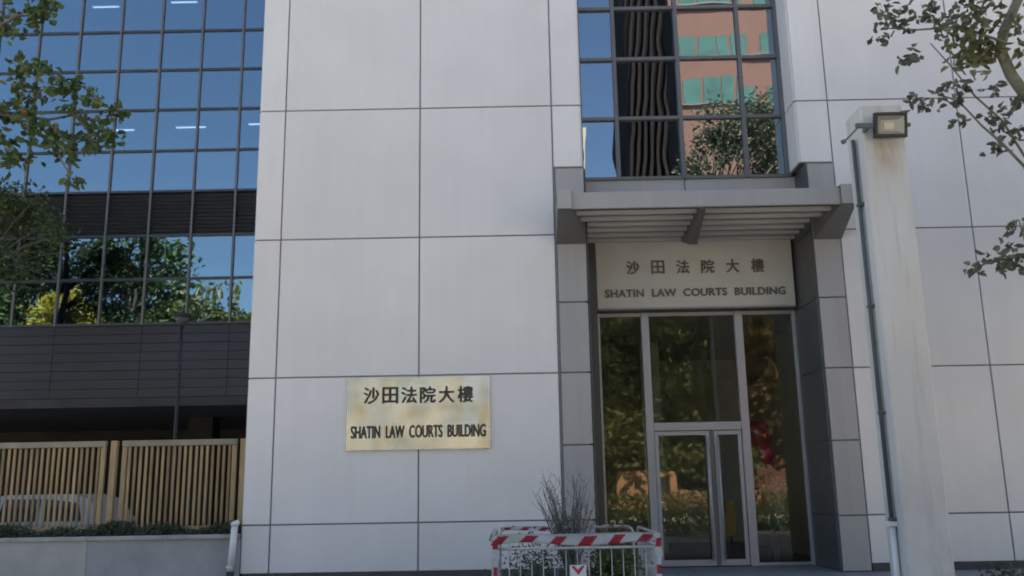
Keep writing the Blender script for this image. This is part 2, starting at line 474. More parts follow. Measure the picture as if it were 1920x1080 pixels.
for (a, b) in ((-4.29, .655), (5.325, 14.2)): MB().box(a, b, -0.015, 0.03, G, 0.366).build('plinth', M['plinth'], court)
# left return of the pier
k = MB()
for j in range(len(ROWS) - 1):
    for (a, b) in ((0.02, 1.9), (1.9, 3.7), (3.7, 5.5)):
        k.box(-4.335, -4.305, a + GP, b - GP, ROWS[j] + GP, ROWS[j + 1] - GP, .004)
k.build('side_cladding', M['white'], court)
# reveals beside the upper window and the doorway
zz = [6.83] + ROWS[4:]
for a in (4.755, 1.105):
    k = MB()
    for j in range(len(zz) - 1): k.box(a, a + .03, 0.035, 0.56, zz[j] + GP, zz[j + 1] - GP, .003)
    k.build('window_reveal', M['white'], court)
for (a, b, c) in ((4.845, 4.872, 1.3), (1.148, 1.175, 1.0)):
    k = MB()
    for j in range(len(GR) - 1): k.box(a, b, 0.022, c, GR[j] + .006, GR[j + 1] - .006, .003)
    k.build('doorway_reveal', M['reveal'], court)
MB().box(1.178, 1.375, 1.0, 1.03, G, 5.8).build('doorway_pier', M['reveal'], court)
k = MB()
k.box(4.79, 4.90, 0.032, 0.6, 6.835, TOP - .1)
k.box(4.876, 4.90, 0.032, 1.3, G, 6.83)
k.build('reveal_backing', M['gap'], court)
# sill wall under the window, ceiling of the doorway
k = MB()
k.box(1.18, 2.925, 0.575, 0.61, 5.9, 6.775, .004); k.box(2.941, 4.84, 0.575, 0.61, 5.9, 6.775, .004)
k.build('sill_wall', M['granite'], court)
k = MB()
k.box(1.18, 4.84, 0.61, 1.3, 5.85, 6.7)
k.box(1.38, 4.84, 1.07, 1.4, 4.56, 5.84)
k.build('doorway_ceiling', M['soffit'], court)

# upper window
win = MB()
xs = [1.15, 1.80, 2.93, 4.035, 4.745]
zs = [6.80, 7.91, 9.04, 10.03, 11.15, 12.28, 13.4]
for x in xs:
    hw = 0.034 if x not in (1.15, 4.745) else 0.045
    win.box(x - hw, x + hw, 0.535, 0.64, 6.775, 13.43, .004)
for z in zs:
    for i in range(4):
        a = xs[i] + (0.034 if i else 0.045); b = xs[i + 1] - (0.034 if i < 3 else 0.045)
        win.box(a, b, 0.545, 0.63, z - .03, z + .03, .004)
wf = win.build('window_frame', M['mullion'], court)
rnd = random.Random(5)
for i in range(4):
    for j in range(len(zs) - 1):
        a, b, c, d = xs[i] + .03, xs[i + 1] - .03, zs[j] + .028, zs[j + 1] - .028
        o = MB().box(-(b - a) / 2, (b - a) / 2, -.004, .004, -(d - c) / 2, (d - c) / 2).build('pane', M['glass_win'])
        o.parent = wf; o.location = ((a + b) / 2, 0.60, (c + d) / 2)
        o.rotation_euler = (R(rnd.gauss(0, .10)), 0, R(rnd.gauss(0, .10)))
panels([1.16, 2.9, 4.75], [13.45, 15.7, 18, 20.3, 22.6, TOP], 0.55, M['white'], 'upper_infill')
k = MB()
k.box(1.12, 4.9, 4.0, 4.05, 6.7, 13.5); k.box(1.12, 4.9, 0.7, 4.0, 13.46, 13.6); k.box(1.12, 4.9, 0.66, 8.0, 6.70, 6.76)
k.box(1.12, 4.9, 0.7, 4.0, 10.0, 10.15)
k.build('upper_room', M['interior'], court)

# canopy: tapered side arms, fascia, centre beam and louvre blades
can = MB()
can.box(0.87, 5.07, -0.86, -0.80, 5.835, 6.10, .004)
canopy = can.build('canopy', M['canopy'], court)
MB().box(0.872, 5.068, -0.798, 0.57, 6.00, 6.085).build('canopy_roof', M['soffit'], canopy)  # dark underside colour stands in for shade between the blades
for (a, b, c, d) in ((0.652, 0.868, 0.652, 1.13), (5.072, 5.29, 4.88, 5.33)):
    k = MB()                                              # arm: thin nose in front, deep at the wall, widening towards it
    F1 = [(a, -.90, 5.83), (b, -.90, 5.83), (b, -.90, 6.13), (a, -.90, 6.13)]
    B1 = [(c, -.016, 5.49), (d, -.016, 5.49), (d, -.016, 6.13), (c, -.016, 6.13)]
    vs_ = [k.bm.verts.new(p) for p in F1 + B1]
    for f in ((0, 1, 2, 3), (7, 6, 5, 4), (0, 4, 5, 1), (1, 5, 6, 2), (2, 6, 7, 3), (3, 7, 4, 0)):
        k.bm.faces.new([vs_[i] for i in f])
    arm = k.build('canopy_arm', M['alu_dark'], canopy)
    MB().box(a - .004, b + .004, -0.925, -0.902, 5.825, 6.135, .003).build('arm_cap', M['canopy'], canopy)
k = MB()
k.prism([(-.79, 5.80), (0.0, 5.45), (.20, 5.50), (.96, 5.76), (.96, 5.84), (-.79, 5.98)], 'x', 2.88, 2.97)
k.build('centre_beam', M['alu_dark'], canopy)
for i in range(6):                                        # blades on the sloping underside
    y = -0.56 + i * 0.29
    zc = 5.845 - (y + .79) * 0.045
    for (a, b) in ((0.90, 2.87), (2.98, 5.04)):
        a2, b2 = (max(a, 1.18), min(b, 4.84)) if y > -0.05 else (a, b)
        q = MB(); q.prism([(y - .035, zc - .008), (y + .035, zc - .018), (y + .035, zc + .047), (y - .035, zc + .047)], 'x', a2, b2)
        q.build('louvre_blade', M['blade'], canopy)

# doorway glazing
fr = MB()
ZB, ZT = G + .005, 4.555
for (a, b) in ((1.38, 1.43), (2.15, 2.285), (3.78, 3.92), (4.79, 4.845)):
    fr.box(a, b, 1.22, 1.34, ZB, ZT, .005)
fr.box(2.286, 3.779, 1.235, 1.33, 2.50, 2.64, .005)
fr.box(1.431, 2.149, 1.25, 1.33, ZB, ZB + .05, .003); fr.box(3.921, 4.789, 1.25, 1.33, ZB, ZB + .05, .003)
for (a, b) in ((1.431, 2.149), (2.286, 3.779), (3.921, 4.789)):
    fr.box(a, b, 1.25, 1.33, 4.49, ZT, .003)
ef = fr.build('entrance_frame', M['frame'], court)
for (a, b, c, d) in ((1.42, 2.16, ZB + .04, 4.5), (2.28, 3.79, 2.63, 4.5), (3.91, 4.80, ZB + .04, 4.5)):
    o = MB().box(-(b - a) / 2, (b - a) / 2, -.005, .005, -(d - c) / 2, (d - c) / 2).build('glass_pane', M['glass_door'])
    o.parent = ef; o.location = ((a + b) / 2, 1.29, (c + d) / 2)
for (a, b, hx) in ((2.292, 3.225, 3.17), (3.30, 3.773, 3.355)):
    d = MB(); st = .065
    for (p, q) in ((a, a + st), (b - st, b)): d.box(p, q, 1.255, 1.31, ZB + .01, 2.49, .004)
    d.box(a + st, b - st, 1.257, 1.308, ZB + .01, ZB + .11, .003); d.box(a + st, b - st, 1.257, 1.308, 2.42, 2.49, .003)
    dr = d.build('door', M['frame'], court)
    MB().box(a + st - .008, b - st + .008, 1.278, 1.288, ZB + .10, 2.43).build('glass_pane', M['glass_door'], dr)
    hd = MB(); hd.tube([(hx, 1.19, .36), (hx, 1.19, 2.38)], .017, 10)
    for z in (.55, 1.35, 2.2): hd.tube([(hx, 1.19, z), (hx, 1.258, z)], .01, 6)
    hd.build('pull_handle', M['galv'], dr)
k = MB(); k.box(3.229, 3.296, 1.262, 1.302, ZB, 2.495, .003); k.build('meeting_strip', M['alu_dark'], court)
# lobby behind the glass
k = MB()
k.box(1.12, 5.38, 1.4, 7.9, 4.56, 4.7); k.box(1.105, 1.17, 1.4, 7.9, G, 4.6); k.box(5.33, 5.39, 1.4, 7.9, G, 4.6)
k.box(1.12, 5.4, 7.8, 7.99, G, 4.6); k.box(2.55, 2.95, 4.6, 5.0, G, 4.56)
k.build('lobby_wall', M['lobby'], court)
MB().box(1.12, 5.4, 1.252, 7.9, 0.02, G - .003).build('lobby_floor', M['plinth'], court)

# ------------------------------------------------------------------ lettering
def text(body, x0, x1, z0, z1, y, depth, bold, name, m, parent, spacing=1.0):
    """lettering as solid strokes; bold is the stroke growth, made of shifted copies at stepped depths"""
    cu = bpy.data.curves.new(name, 'FONT')
    cu.body = body; cu.size = 1.0; cu.extrude = 0.5; cu.space_character = spacing
    cu.resolution_u = 4
    o = bpy.data.objects.new(name, cu); C.objects.link(o)
    dg = bpy.context.evaluated_depsgraph_get(); dg.update()
    me = bpy.data.meshes.new_from_object(o.evaluated_get(dg))
    bpy.data.objects.remove(o); bpy.data.curves.remove(cu)
    vx = [v.co.x for v in me.vertices]; vy = [v.co.y for v in me.vertices]
    ax, bx, ay, by = min(vx), max(vx), min(vy), max(vy)
    bm = bmesh.new()
    for q, (dx, dz) in enumerate(((0, 0), (-1, 0), (1, 0), (0, -.7), (0, .7))):
        m2 = me.copy()
        for v in m2.vertices:
            x = x0 + bold + (v.co.x - ax) / (bx - ax) * (x1 - x0 - 2 * bold) + dx * bold
            z = z0 + bold + (v.co.y - ay) / (by - ay) * (z1 - z0 - 2 * bold) + dz * bold
            v.co = (x, y - (v.co.z + .5) * (depth - .0006 * q) + .0003 * q, z)
        bm.from_mesh(m2); bpy.data.meshes.remove(m2)
    bm.to_mesh(me); bm.free()
    me.materials.clear(); me.materials.append(m)
    for p in me.polygons: p.material_index = 0
    ob = bpy.data.objects.new(name, me); C.objects.link(ob)
    if parent:
        ob.parent = parent
        me.transform(Matrix.Translation(-parent.location))
    return ob
CN = ['\u6c99', '\u7530', '\u6cd5', '\u9662', '\u5927', '\u6a13']

sb = thing('entrance_sign', (3.07, 1.0, 4.6), 'beige sign board above the glass doors with spaced bronze Chinese and English lettering', 'sign')
MB().box(1.38, 4.80, 0.98, 1.06, 4.60, 5.84, .005).build('board', M['board'], sb)
MB().box(1.38, 4.80, 0.97, 1.065, 4.572, 4.597, .002).build('edge_trim', M['alu'], sb)
for i, ch in enumerate(CN):
    cx = 2.02 + i * 0.434
    text(ch, cx - .115, cx + .115, 5.185, 5.43, 0.979, .02, .006, 'chinese_character', M['letters'], sb)
text('SHATIN  LAW  COURTS  BUILDING', 1.515, 4.64, 4.78, 4.925, 0.979, .02, .007, 'english_lettering', M['letters'], sb, 1.06)

pl = thing('name_plate', (-1.6, -0.03, 2.2), 'polished brass plate on the pale wall engraved in black Chinese and English', 'sign')
MB().box(-2.735, -0.475, -0.045, -0.012, 2.205, 3.345, .004).build('plate', M['brass'], pl)
for x in (-2.6, -.6):
    for z in (2.33, 3.2): MB().box(x - .03, x + .03, -.012, 0.0, z - .03, z + .03).build('fixing', M['alu'], pl)
for i, ch in enumerate(CN):
    cx = -2.345 + i * 0.298
    text(ch, cx - .128, cx + .128, 2.925, 3.195, -0.0455, .006, .009, 'chinese_character', M['ink'], pl)
text('SHATIN  LAW  COURTS  BUILDING', -2.665, -0.535, 2.385, 2.59, -0.0455, .006, .008, 'english_lettering', M['ink'], pl)

# ------------------------------------------------------------------ glass wing
WY = 5.4
wing = thing('glass_wing', (-9, WY, 0), 'blue mirror glass office wing with dark louvre band set back beyond the pale pier', 'building')
XM = [-6.40 - .972 * i + 2 * .972 for i in range(0, 16)]
ZW = [5.285, 6.305, 7.31, 8.36, 9.345, 10.36, 11.36, 12.36, 13.36, 14.36]
k = MB()
for x in XM: k.box(x - .024, x + .024, WY - .05, WY + .04, 5.26, ZW[-1] + 1, .004)
k.build('mullion', M['mullion'], wing)
k = MB()
for z in ZW: k.box(XM[-1], XM[0], WY - .042, WY + .03, z - .028, z + .028, .004)
k.build('transom', M['mullion2'], wing)
rnd = random.Random(11)
for i in range(len(XM) - 1):
    b, a = XM[i], XM[i + 1]
    if a > -4.5: continue
    for j in range(len(ZW) - 1):
        c, d = ZW[j], ZW[j + 1]
        if j == 2: continue
        o = MB().box(-(b - a) / 2 + .015, (b - a) / 2 - .015, -.005, .005, -(d - c) / 2 + .02, (d - c) / 2 - .02).build('window_pane', M['glass_wing'])
        o.parent = wing; o.location = ((a + b) / 2 + 9, 0.0, (c + d) / 2)
        o.rotation_euler = (R(rnd.gauss(0, .16)), 0, R(rnd.gauss(0, .16)))
k = MB()
for i in range(len(XM) - 1):
    for j in range(11):
        z = 7.345 + j * .092
        k.prism([(WY - .01, z), (WY + .05, z + .05), (WY + .05, z + .062), (WY - .01, z + .012)], 'x', XM[i + 1] + .025, XM[i] - .025)
k.build('louvre_band', M['louvre'], wing)
k = MB()
for i in range(0, len(XM) - 2, 2):
    for j in range(8):
        z = 3.66 + j * .2
        k.box(XM[i + 2] + .003, XM[i] - .003, WY + .002 + .003 * ((i * 3 + j) % 3), WY + .05, z + .002, z + .198, .004)
k.build('spandrel_band', M['spandrel'], wing)
k = MB()
k.box(-19, -4.36, WY + .06, WY + .1, 7.33, 8.34); k.box(-19, -4.36, WY + .06, WY + .1, 3.66, 5.27)
k.box(-19, -4.36, 9.0, 9.1, 5.3, 16)
for z in (5.24, 8.32, 11.3, 14.4): k.box(-19, -4.36, WY + .12, 9.0, z - .0, z + .06)
k.box(-30, -4.36, WY + .05, 20, 15.4, TOP - .5); k.box(-19, -4.36, 9.1, 20, 3.7, 15.4)
k.box(-30, -19, WY + .05, 20, 3.66, 15.4)
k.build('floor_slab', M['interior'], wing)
k = MB()
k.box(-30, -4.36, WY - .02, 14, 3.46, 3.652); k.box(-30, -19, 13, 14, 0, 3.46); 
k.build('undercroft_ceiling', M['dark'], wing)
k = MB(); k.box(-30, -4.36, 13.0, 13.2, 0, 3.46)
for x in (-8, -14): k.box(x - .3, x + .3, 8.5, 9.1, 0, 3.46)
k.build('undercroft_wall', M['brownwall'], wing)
MB().box(-30, -4.36, WY - .03, WY + .06, 15.37, 15.6).build('upper_band', M['louvre'], wing)
tl = None
for n, (x, z, L) in enumerate(((-10.78, 14.24, .68), (-8.7, 14.33, .68), (-10.04, 10.75, .5), (-8.32, 10.79, .75), (-6.6, 10.84, .45))):
    lab = ['first lit ceiling tube behind the top row of blue glass, nearer the tree', 'second lit ceiling tube behind the top row of blue glass',
           'short lit ceiling tube behind blue glass beside the leafy branch tip', 'long lit ceiling tube behind blue glass crossing a mullion',
           'lit ceiling tube behind blue glass against the pale pier'][n]
    t_ = thing('ceiling_light', (x, 7.5, z), lab, 'ceiling light', 'ceiling lights inside the glass wing')
    MB().box(x - L / 2, x + L / 2, 7.48, 7.52, z - .01, z + .01).build('tube', M['lamp'], t_)
    MB().box(x - L / 2 - .03, x + L / 2 + .03, 7.45, 7.55, z + .012, z + .05).build('housing', M['whitep'], t_)

# ------------------------------------------------------------------ planter, fence, hedge strip
pw = thing('planter_wall', (-7, 0.1, 0), 'stained grey planter wall with pale coping below the slatted fence', 'wall')
MB().box(-16, -6.72, 0.02, 0.22, 0, .905).build('wall_face', M['render'], pw)
MB().box(-6.715, -4.345, 0.024, 0.22, 0, .905).build('wall_face', M['render2'], pw)
k = MB()
for i in range(12): k.box(-4.36 - (i + 1) * 1.18 + .004, -4.36 - i * 1.18, -0.015, .26, .907, .965, .006)
k.build('coping', M['coping'], pw)
struct(MB().box(-16, -4.345, 0.23, 2.2, 0, .88).build('planter_soil', M['dark']))
fc = thing('slat_fence', (-7, .8, .9), 'honey coloured vertical slat fence in framed panels standing behind the planter wall', 'fence')
def fpanel(x0, x1, n, z0=1.10, z1=2.47):
    f = MB()
    f.box(x0, x0 + .075, .77, .83, z0 - .02, z1 - .1, .006); f.box(x1 - .075, x1, .77, .83, z0 - .02, z1 - .1, .006)
    f.box(x0, x1, .77, .83, z0 - .09, z0 - .022, .006)
    p = f.build('slat_panel', M['slatframe'], fc)
    MB().box(x0 - .005, x1 + .005, .76, .84, z1 - .097, z1, .006).build('top_rail', M['slatgrey'], p)
    s = MB(); w = (x1 - x0 - .15) / n
    r2 = random.Random(int(x0 * 10))
    for i in range(n):
        a = x0 + .075 + w * (i + .28) + r2.uniform(-.004, .004)
        s.box(a, a + w * .46, .785, .812, z0 - .02, z1 - .1, .003)
    s.build('slats', M['slat'], p)
fpanel(-6.60, -4.70, 19)
fpanel(-8.80, -6.88, 19)
fpanel(-11.1, -9.18, 19)
for x in (-6.74, -4.585, -9.0):
    MB().box(x - .05, x + .05, .75, .85, .88, 2.47, .006).build('post', M['slatframe'], fc)

def leaf_cloud(n, box, L, W, seed, dens=None):
    r2 = random.Random(seed); k = MB()
    for i in range(n):
        x, y, z = r2.uniform(*box[0]), r2.uniform(*box[1]), r2.uniform(*box[2])
        if dens and not dens(x, y, z, r2): continue
        k.leaf((x, y, z), L * r2.uniform(.6, 1.3), W * r2.uniform(.7, 1.2), r2, .35)
    return k
hedge = leaf_cloud(22000, ((-13, -4.4), (.14, .74), (.90, 1.2)), .07, .03, 3,
                   lambda x, y, z, r: z < 1.045 + .09 * math.sin(x * 2.3 + 1) * math.sin(x * 5.1) + r.uniform(-.03, .07)).build('ground_cover', M['leaf_h'], None, False)
struct(hedge, 'stuff'); tag(hedge, 'low grey green ground cover along the foot of the slatted fence', 'ground cover')

# white drainpipe
dp = thing('drainpipe', (-4.42, -0.12, G), 'white plastic pipe with elbow top and black foot in front of planter wall', 'pipe')
MB().tube([(-4.44, -.12, .42), (-4.40, -.12, 1.14)], .05, 14).tube([(-4.45, -.12, .47), (-4.445, -.12, .5)], .057, 14).build('pipe', M['whitep'], dp)
MB().tube([(-4.40, -.12, 1.10), (-4.40, -.12, 1.155)], .06, 14).tube([(-4.42, -.12, 1.13), (-4.34, -.10, 1.16)], .035, 12).build('pipe_elbow', M['whitep'], dp)
MB().tube([(-4.45, -.12, 0.0), (-4.44, -.12, .43)], .056, 14).build('pipe_foot', M['black'], dp)

# lamp post behind fence
lp = thing('lamp_post', (-6.33, 2.5, .88), 'slim black lamp post with small lantern head behind the slatted fence', 'lamp post')
MB().tube([(-6.38, 2.5, .6), (-6.38, 2.5, 2.0), (-6.38, 2.5, 4.72)], [.05, .036, .03], 12).build('pole', M['black'], lp)
MB().tube([(-6.38, 2.5, 4.70), (-6.38, 2.5, 4.76), (-6.38, 2.5, 4.88)], [.05, .10, .15], 14).build('lantern', M['plinth'], lp)
MB().tube([(-6.38, 2.5, 4.882), (-6.38, 2.5, 4.92), (-6.38, 2.5, 4.96)], [.17, .16, .05], 14).build('lantern_cap', M['black'], lp)

# ------------------------------------------------------------------ parked car
def make_car(x0, y0, zg, label):
    """side-on car, nose towards -x; x0 is the tail"""
    t = thing('parked_car', (x0 - 2.2, y0, zg), label, 'car')
    body = MB()
    prof = [(0, .42), (0.02, .75), (-.05, 1.02), (-.35, 1.10), (-3.0, 1.05), (-4.2, .86), (-4.36, .62), (-4.3, .36), (-3.9, .24), (-.3, .24)]
    for s in range(1): pass
    n = 7; W = 1.74; rings = []
    for i in range(n):
        f = i / (n - 1) * 2 - 1
        sc = 1 - .055 * abs(f) ** 3
        rings.append([body.bm.verts.new((x0 - 2.2 + (px + 2.2) * (1 - .03 * abs(f) ** 3), y0 + f * W / 2, zg + .24 + (pz - .24) * sc)) for px, pz in prof])
    for i in range(n - 1):
        for j in range(len(prof)):
            q = (j + 1) % len(prof)
            fc_ = body.bm.faces.new((rings[i][j], rings[i][q], rings[i + 1][q], rings[i + 1][j]))
    body.bm.faces.new(rings[0]); body.bm.faces.new(rings[-1][::-1])
    bo = body.build('body', M['carp'], t)
    cab = MB(); cp = [(-.12, 1.06), (-.42, 1.50), (-.75, 1.60), (-2.0, 1.60), (-2.45, 1.50), (-3.15, 1.04)]
    a = [cab.bm.verts.new((x0 + px, y0 - .80 + max(0, (pz - 1.06)) * .28, zg + pz)) for px, pz in cp]
    b = [cab.bm.verts.new((x0 + px, y0 + .80 - max(0, (pz - 1.06)) * .28, zg + pz)) for px, pz in cp]
    cab.bm.faces.new(a); cab.bm.faces.new(b[::-1])
    for i in range(len(cp)):
        j = (i + 1) % len(cp); cab.bm.faces.new((a[i], a[j], b[j], b[i]))
    co = cab.build('cabin', M['carp'], t)
    for s in (-1, 1):
        for wp in ([(-.50, 1.12), (-.62, 1.44), (-1.22, 1.52), (-1.22, 1.12)], [(-1.32, 1.12), (-1.32, 1.52), (-2.02, 1.52), (-2.05, 1.12)], [(-2.15, 1.12), (-2.12, 1.51), (-2.36, 1.46), (-2.85, 1.12)]):
            g = MB(); vv = []
            for off in (.0, .012):
                vv.append([g.bm.verts.new((x0 + px, y0 + s * (.80 - (pz - 1.06) * .28 + off), zg + pz)) for px, pz in wp])
            g.bm.faces.new(vv[0]); g.bm.faces.new(vv[1][::-1])
            for i in range(4):
                j = (i + 1) % 4; g.bm.faces.new((vv[0][i], vv[0][j], vv[1][j], vv[1][i]))
            g.build('side_window', M['glass_car'], t)
        for wx in (-.85, -3.5):
            wh = MB().tube([(x0 + wx, y0 + s * .66, zg + .32), (x0 + wx, y0 + s * .885, zg + .32)], .32, 24).build('wheel', M['rubber'], t)
            MB().tube([(x0 + wx, y0 + s * .80, zg + .32), (x0 + wx, y0 + s * .893, zg + .32)], .20, 18).build('rim', M['galv'], wh)
        MB().box(x0 - .06, x0 + .03, y0 + s * .62 - .12, y0 + s * .62 + .12, zg + .78, zg + .95, .01).build('tail_light', M['tape_r'], t)
        MB().box(x0 - 4.34, x0 - 4.2, y0 + s * .6 - .16, y0 + s * .6 + .16, zg + .66, zg + .80, .02).build('headlight', M['lens'], t)
    MB().box(x0 - 2.02, x0 - 1.32 + .6, y0 - .885, y0 - .872, zg + .86, zg + .885).build('door_handle', M['galv'], t)
    return t
make_car(-7.55, 3.4, 0.02, 'white car parked behind the slats of the leftmost fence panels')

# ------------------------------------------------------------------ white pillar, floodlight, conduit
pc = thing('concrete_pillar', (4.63, -3.45, 0), 'tall square cream painted concrete pillar with a drain conduit on its side', 'pillar')
MB().box(4.37, 4.90, -3.72, -3.18, 0, 6.25, .018).build('shaft', M['concrete'], pc)
MB().tube([(4.325, -3.5, 1.18), (4.325, -3.5, 5.86)], .026, 12).build('conduit', M['pipe'], pc)
k = MB()
for z in (1.16, 2.4, 3.7, 5.0): k.box(4.30, 4.37, -3.545, -3.455, z - .02, z + .02, .004)
k.build('conduit_clip', M['pipe'], pc)
MB().box(4.26, 4.369, -3.56, -3.44, 1.08, 1.135, .006).tube([(4.325, -3.5, 0.0), (4.325, -3.5, 1.078)], .035, 12).build('lower_pipe', M['whitep'], pc)

fl = thing('floodlight', (4.65, -3.9, 5.9), 'square black floodlight with pale lens on a bracket at the pillar head', 'floodlight')
def tilt(o, a, piv):
    o.data.transform(Matrix.Translation(piv) @ Matrix.Rotation(a, 4, 'X') @ Matrix.Translation(-Vector(piv)))
h = MB()
h.box(-.20, .20, -.03, .05, -.155, -.115, .006); h.box(-.20, .20, -.03, .05, .115, .155, .006)
h.box(-.20, -.165, -.03, .05, -.114, .114, .006); h.box(.165, .20, -.03, .05, -.114, .114, .006)
h.box(-.18, .18, .052, .09, -.14, .14, .012)
for i in range(7): h.box(-.15 + i * .05 - .006, -.15 + i * .05 + .006, .092, .125, -.12, .12)
ho = h.build('housing', M['rust']); ho.parent = fl
rf = MB()
q = [(-.165, -.114), (.165, -.114), (.165, .114), (-.165, .114)]; p_ = [(-.10, -.07), (.10, -.07), (.10, .07), (-.10, .07)]
A = [rf.bm.verts.new((x, -.012, z)) for x, z in q]; B = [rf.bm.verts.new((x, .04, z)) for x, z in p_]
for i in range(4):
    j = (i + 1) % 4; rf.bm.faces.new((A[i], A[j], B[j], B[i]))
rf.bm.faces.new(B)
ro = rf.build('reflector', M['lens'], None, True); ro.parent = fl
co = MB().box(-.075, .055, .025, .035, -.05, .04, .004).build('led_chip', M['chip']); co.parent = fl
for o in (ho, ro, co): tilt(o, R(12), (0, 0, 0))
br = MB().box(-.43, -.21, -.015, .03, -.03, .03, .006)
br.tube([(-.38, 0, 0), (-.57, .02, -.19)], .012, 8).tube([(-.57, .02, -.19), (-.61, .02, -.21)], .028, 8).box(-.28, -.24, .0, .19, -.025, .025)
bo = br.build('bracket', M['alu_dark']); bo.parent = fl
bo = MB().box(.203, .245, -.02, .02, -.025, .02, .006).build('hinge_bolt', M['alu_dark']); bo.parent = fl

# ------------------------------------------------------------------ crowd barriers
def make_barrier(L):
    t = thing('crowd_barrier', (0, 0, 0), 'x', 'barrier', 'crowd barriers penning the shrub')
    f = MB(); r = .019; H = 1.04
    f.tube([(-L / 2, 0, 0), (-L / 2, 0, H - .09), (-L / 2 + .02, 0, H - .03), (-L / 2 + .09, 0, H), (L / 2 - .09, 0, H), (L / 2 - .02, 0, H - .03), (L / 2, 0, H - .09), (L / 2, 0, 0)], r, 10)
    f.tube([(-L / 2, 0, .20), (L / 2, 0, .20)], r * .9, 8).tube([(-L / 2, 0, .90), (L / 2, 0, .90)], r * .9, 8)
    f.build('frame', M['galv'], t)
    n = int(L / .13)
    b = MB()
    for i in range(1, n): b.tube([(-L / 2 + i * L / n, 0, .20), (-L / 2 + i * L / n, 0, .90)], .0052, 6)
    b.build('bars', M['galv'], t)
    for s in (-1, 1):
        MB().box(s * (L / 2 - .15) - .03, s * (L / 2 - .15) + .03, -.28, .28, 0, .02, .004).build('foot', M['galv'], t)
    return t
b0 = make_barrier(1.86)
b0.location = (.64, -3.5, 0); b0['label'] = 'front crowd barrier hung with red and white tape and a small notice'
b1 = copy_tree(b0); b1.location = (.62, -1.35, 0); b1['label'] = 'rear crowd barrier seen behind the bare shrub, nearest the building'
b2 = copy_tree(b0); b2.location = (-.35, -2.42, 0); b2.rotation_euler.z = R(90); b2['label'] = 'crowd barrier seen end on at the pale wall side of the shrub pen'
b3 = copy_tree(b0); b3.location = (1.60, -2.42, 0); b3.rotation_euler.z = R(90); b3['label'] = 'crowd barrier seen end on at the glass door side of the shrub pen'

def make_tape(p0, p1, w, seed, n=90, sag=.0, period=.34, zoff=0.0, droop=True):
    """ribbon with slanting red and white bars wound along a rail"""
    r2 = random.Random(seed); k = MB(); p0, p1 = Vector(p0), Vector(p1); d = (p1 - p0); L = d.length; d.normalize()
    nn = Vector((d.y, -d.x, 0))
    m = 5; grid = []
    for i in range(n + 1):
        f = i / n; row = []
        for j in range(m + 1):
            g = j / m
            wv = .014 * math.sin(f * L * 7 + g * 2 + seed) + .007 * math.sin(f * L * 23 + seed * 2)
            wid = w * (.93 + .16 * math.sin(f * L * 4.1 + seed))
            row.append(k.bm.verts.new(p0 + d * (f * L) + nn * (.026 + wv * (1 - g)) + Vector((0, 0, .022 - (1 - g) * wid + .007 * math.sin(f * L * 5)))))
        grid.append(row)
    for i in range(n):
        for j in range(m):
            f = k.bm.faces.new((grid[i][j], grid[i + 1][j], grid[i + 1][j + 1], grid[i][j + 1])); f.smooth = True
            s = (i + .5) / n * L + (j / m) * -.10
            f.material_index = 1 if (s / period) % 1.0 < .42 and j < m - 1 else 0
    bmesh.ops.solidify(k.bm, geom=k.bm.faces[:], thickness=.002)
    return k
tp = thing('barrier_tape', (.64, -3.5, .95), 'red and white striped barrier tape wound along the front crowd barrier', 'tape', 'striped tapes on the crowd barriers')
make_tape((-.36, -3.5, 1.04), (1.62, -3.5, 1.04), .125, 3).build('ribbon', [M['tape_w'], M['tape_r']], tp, False)
k = MB()
rr = random.Random(4)
for (x, z0) in ((-.30, 1.0), (1.585, 1.0)):
    pts = [(x + rr.uniform(-.02, .02), -3.535, z0 - .1 * i) for i in range(8)]
    for i in range(7):
        a, b = Vector(pts[i]), Vector(pts[i + 1])
        ww = .03 + .012 * math.sin(i * 1.7)
        vv = [k.bm.verts.new(q) for q in (a + Vector((-ww, .01 * math.sin(i), 0)), a + Vector((ww, -.01, 0)), b + Vector((ww, -.012, 0)), b + Vector((-ww, .01, 0)))]
        f = k.bm.faces.new(vv); f.material_index = 1 if i in (0, 3, 6) else 0
bmesh.ops.solidify(k.bm, geom=k.bm.faces[:], thickness=.002)
k.build('hanging_end', [M['tape_w'], M['tape_r']], tp, False)
t2 = make_tape((-.30, -1.35, 1.04), (.45, -1.35, 1.04), .06, 5, 50, period=.26).build('barrier_tape', [M['tape_w'], M['tape_r']], None, False)
tag(t2, 'thin striped tape on the rear crowd barrier in front of the pale wall', 'tape', 'striped tapes on the crowd barriers')
t3 = make_tape((-.35, -1.5, 1.04), (-.35, -3.38, 1.04), .07, 7, 60, period=.3).build('barrier_tape', [M['tape_w'], M['tape_r']], None, False)
tag(t3, 'striped tape along the crowd barrier on the pale wall side of the shrub', 'tape', 'striped tapes on the crowd barriers')
t4 = make_tape((.85, -1.35, 1.04), (1.50, -1.35, 1.04), .035, 9, 50, period=.16).build('barrier_tape', [M['tape_w'], M['tape_r']], None, False)
tag(t4, 'narrow twisted tape on the rear crowd barrier in front of the doorway', 'tape', 'striped tapes on the crowd barriers')
ns = thing('notice', (.64, -3.53, .6), 'small white notice with a red chevron tied to the front barrier bars', 'notice')
MB().box(.545, .735, -3.535, -3.528, .44, .71, .002).build('board', M['tape_w'], ns)
MB().prism([(.56, .70), (.60, .70), (.64, .655), (.68, .70), (.72, .70), (.645, .60)], 'y', -3.539, -3.5355).build('red_chevron', M['tape_r'], ns)

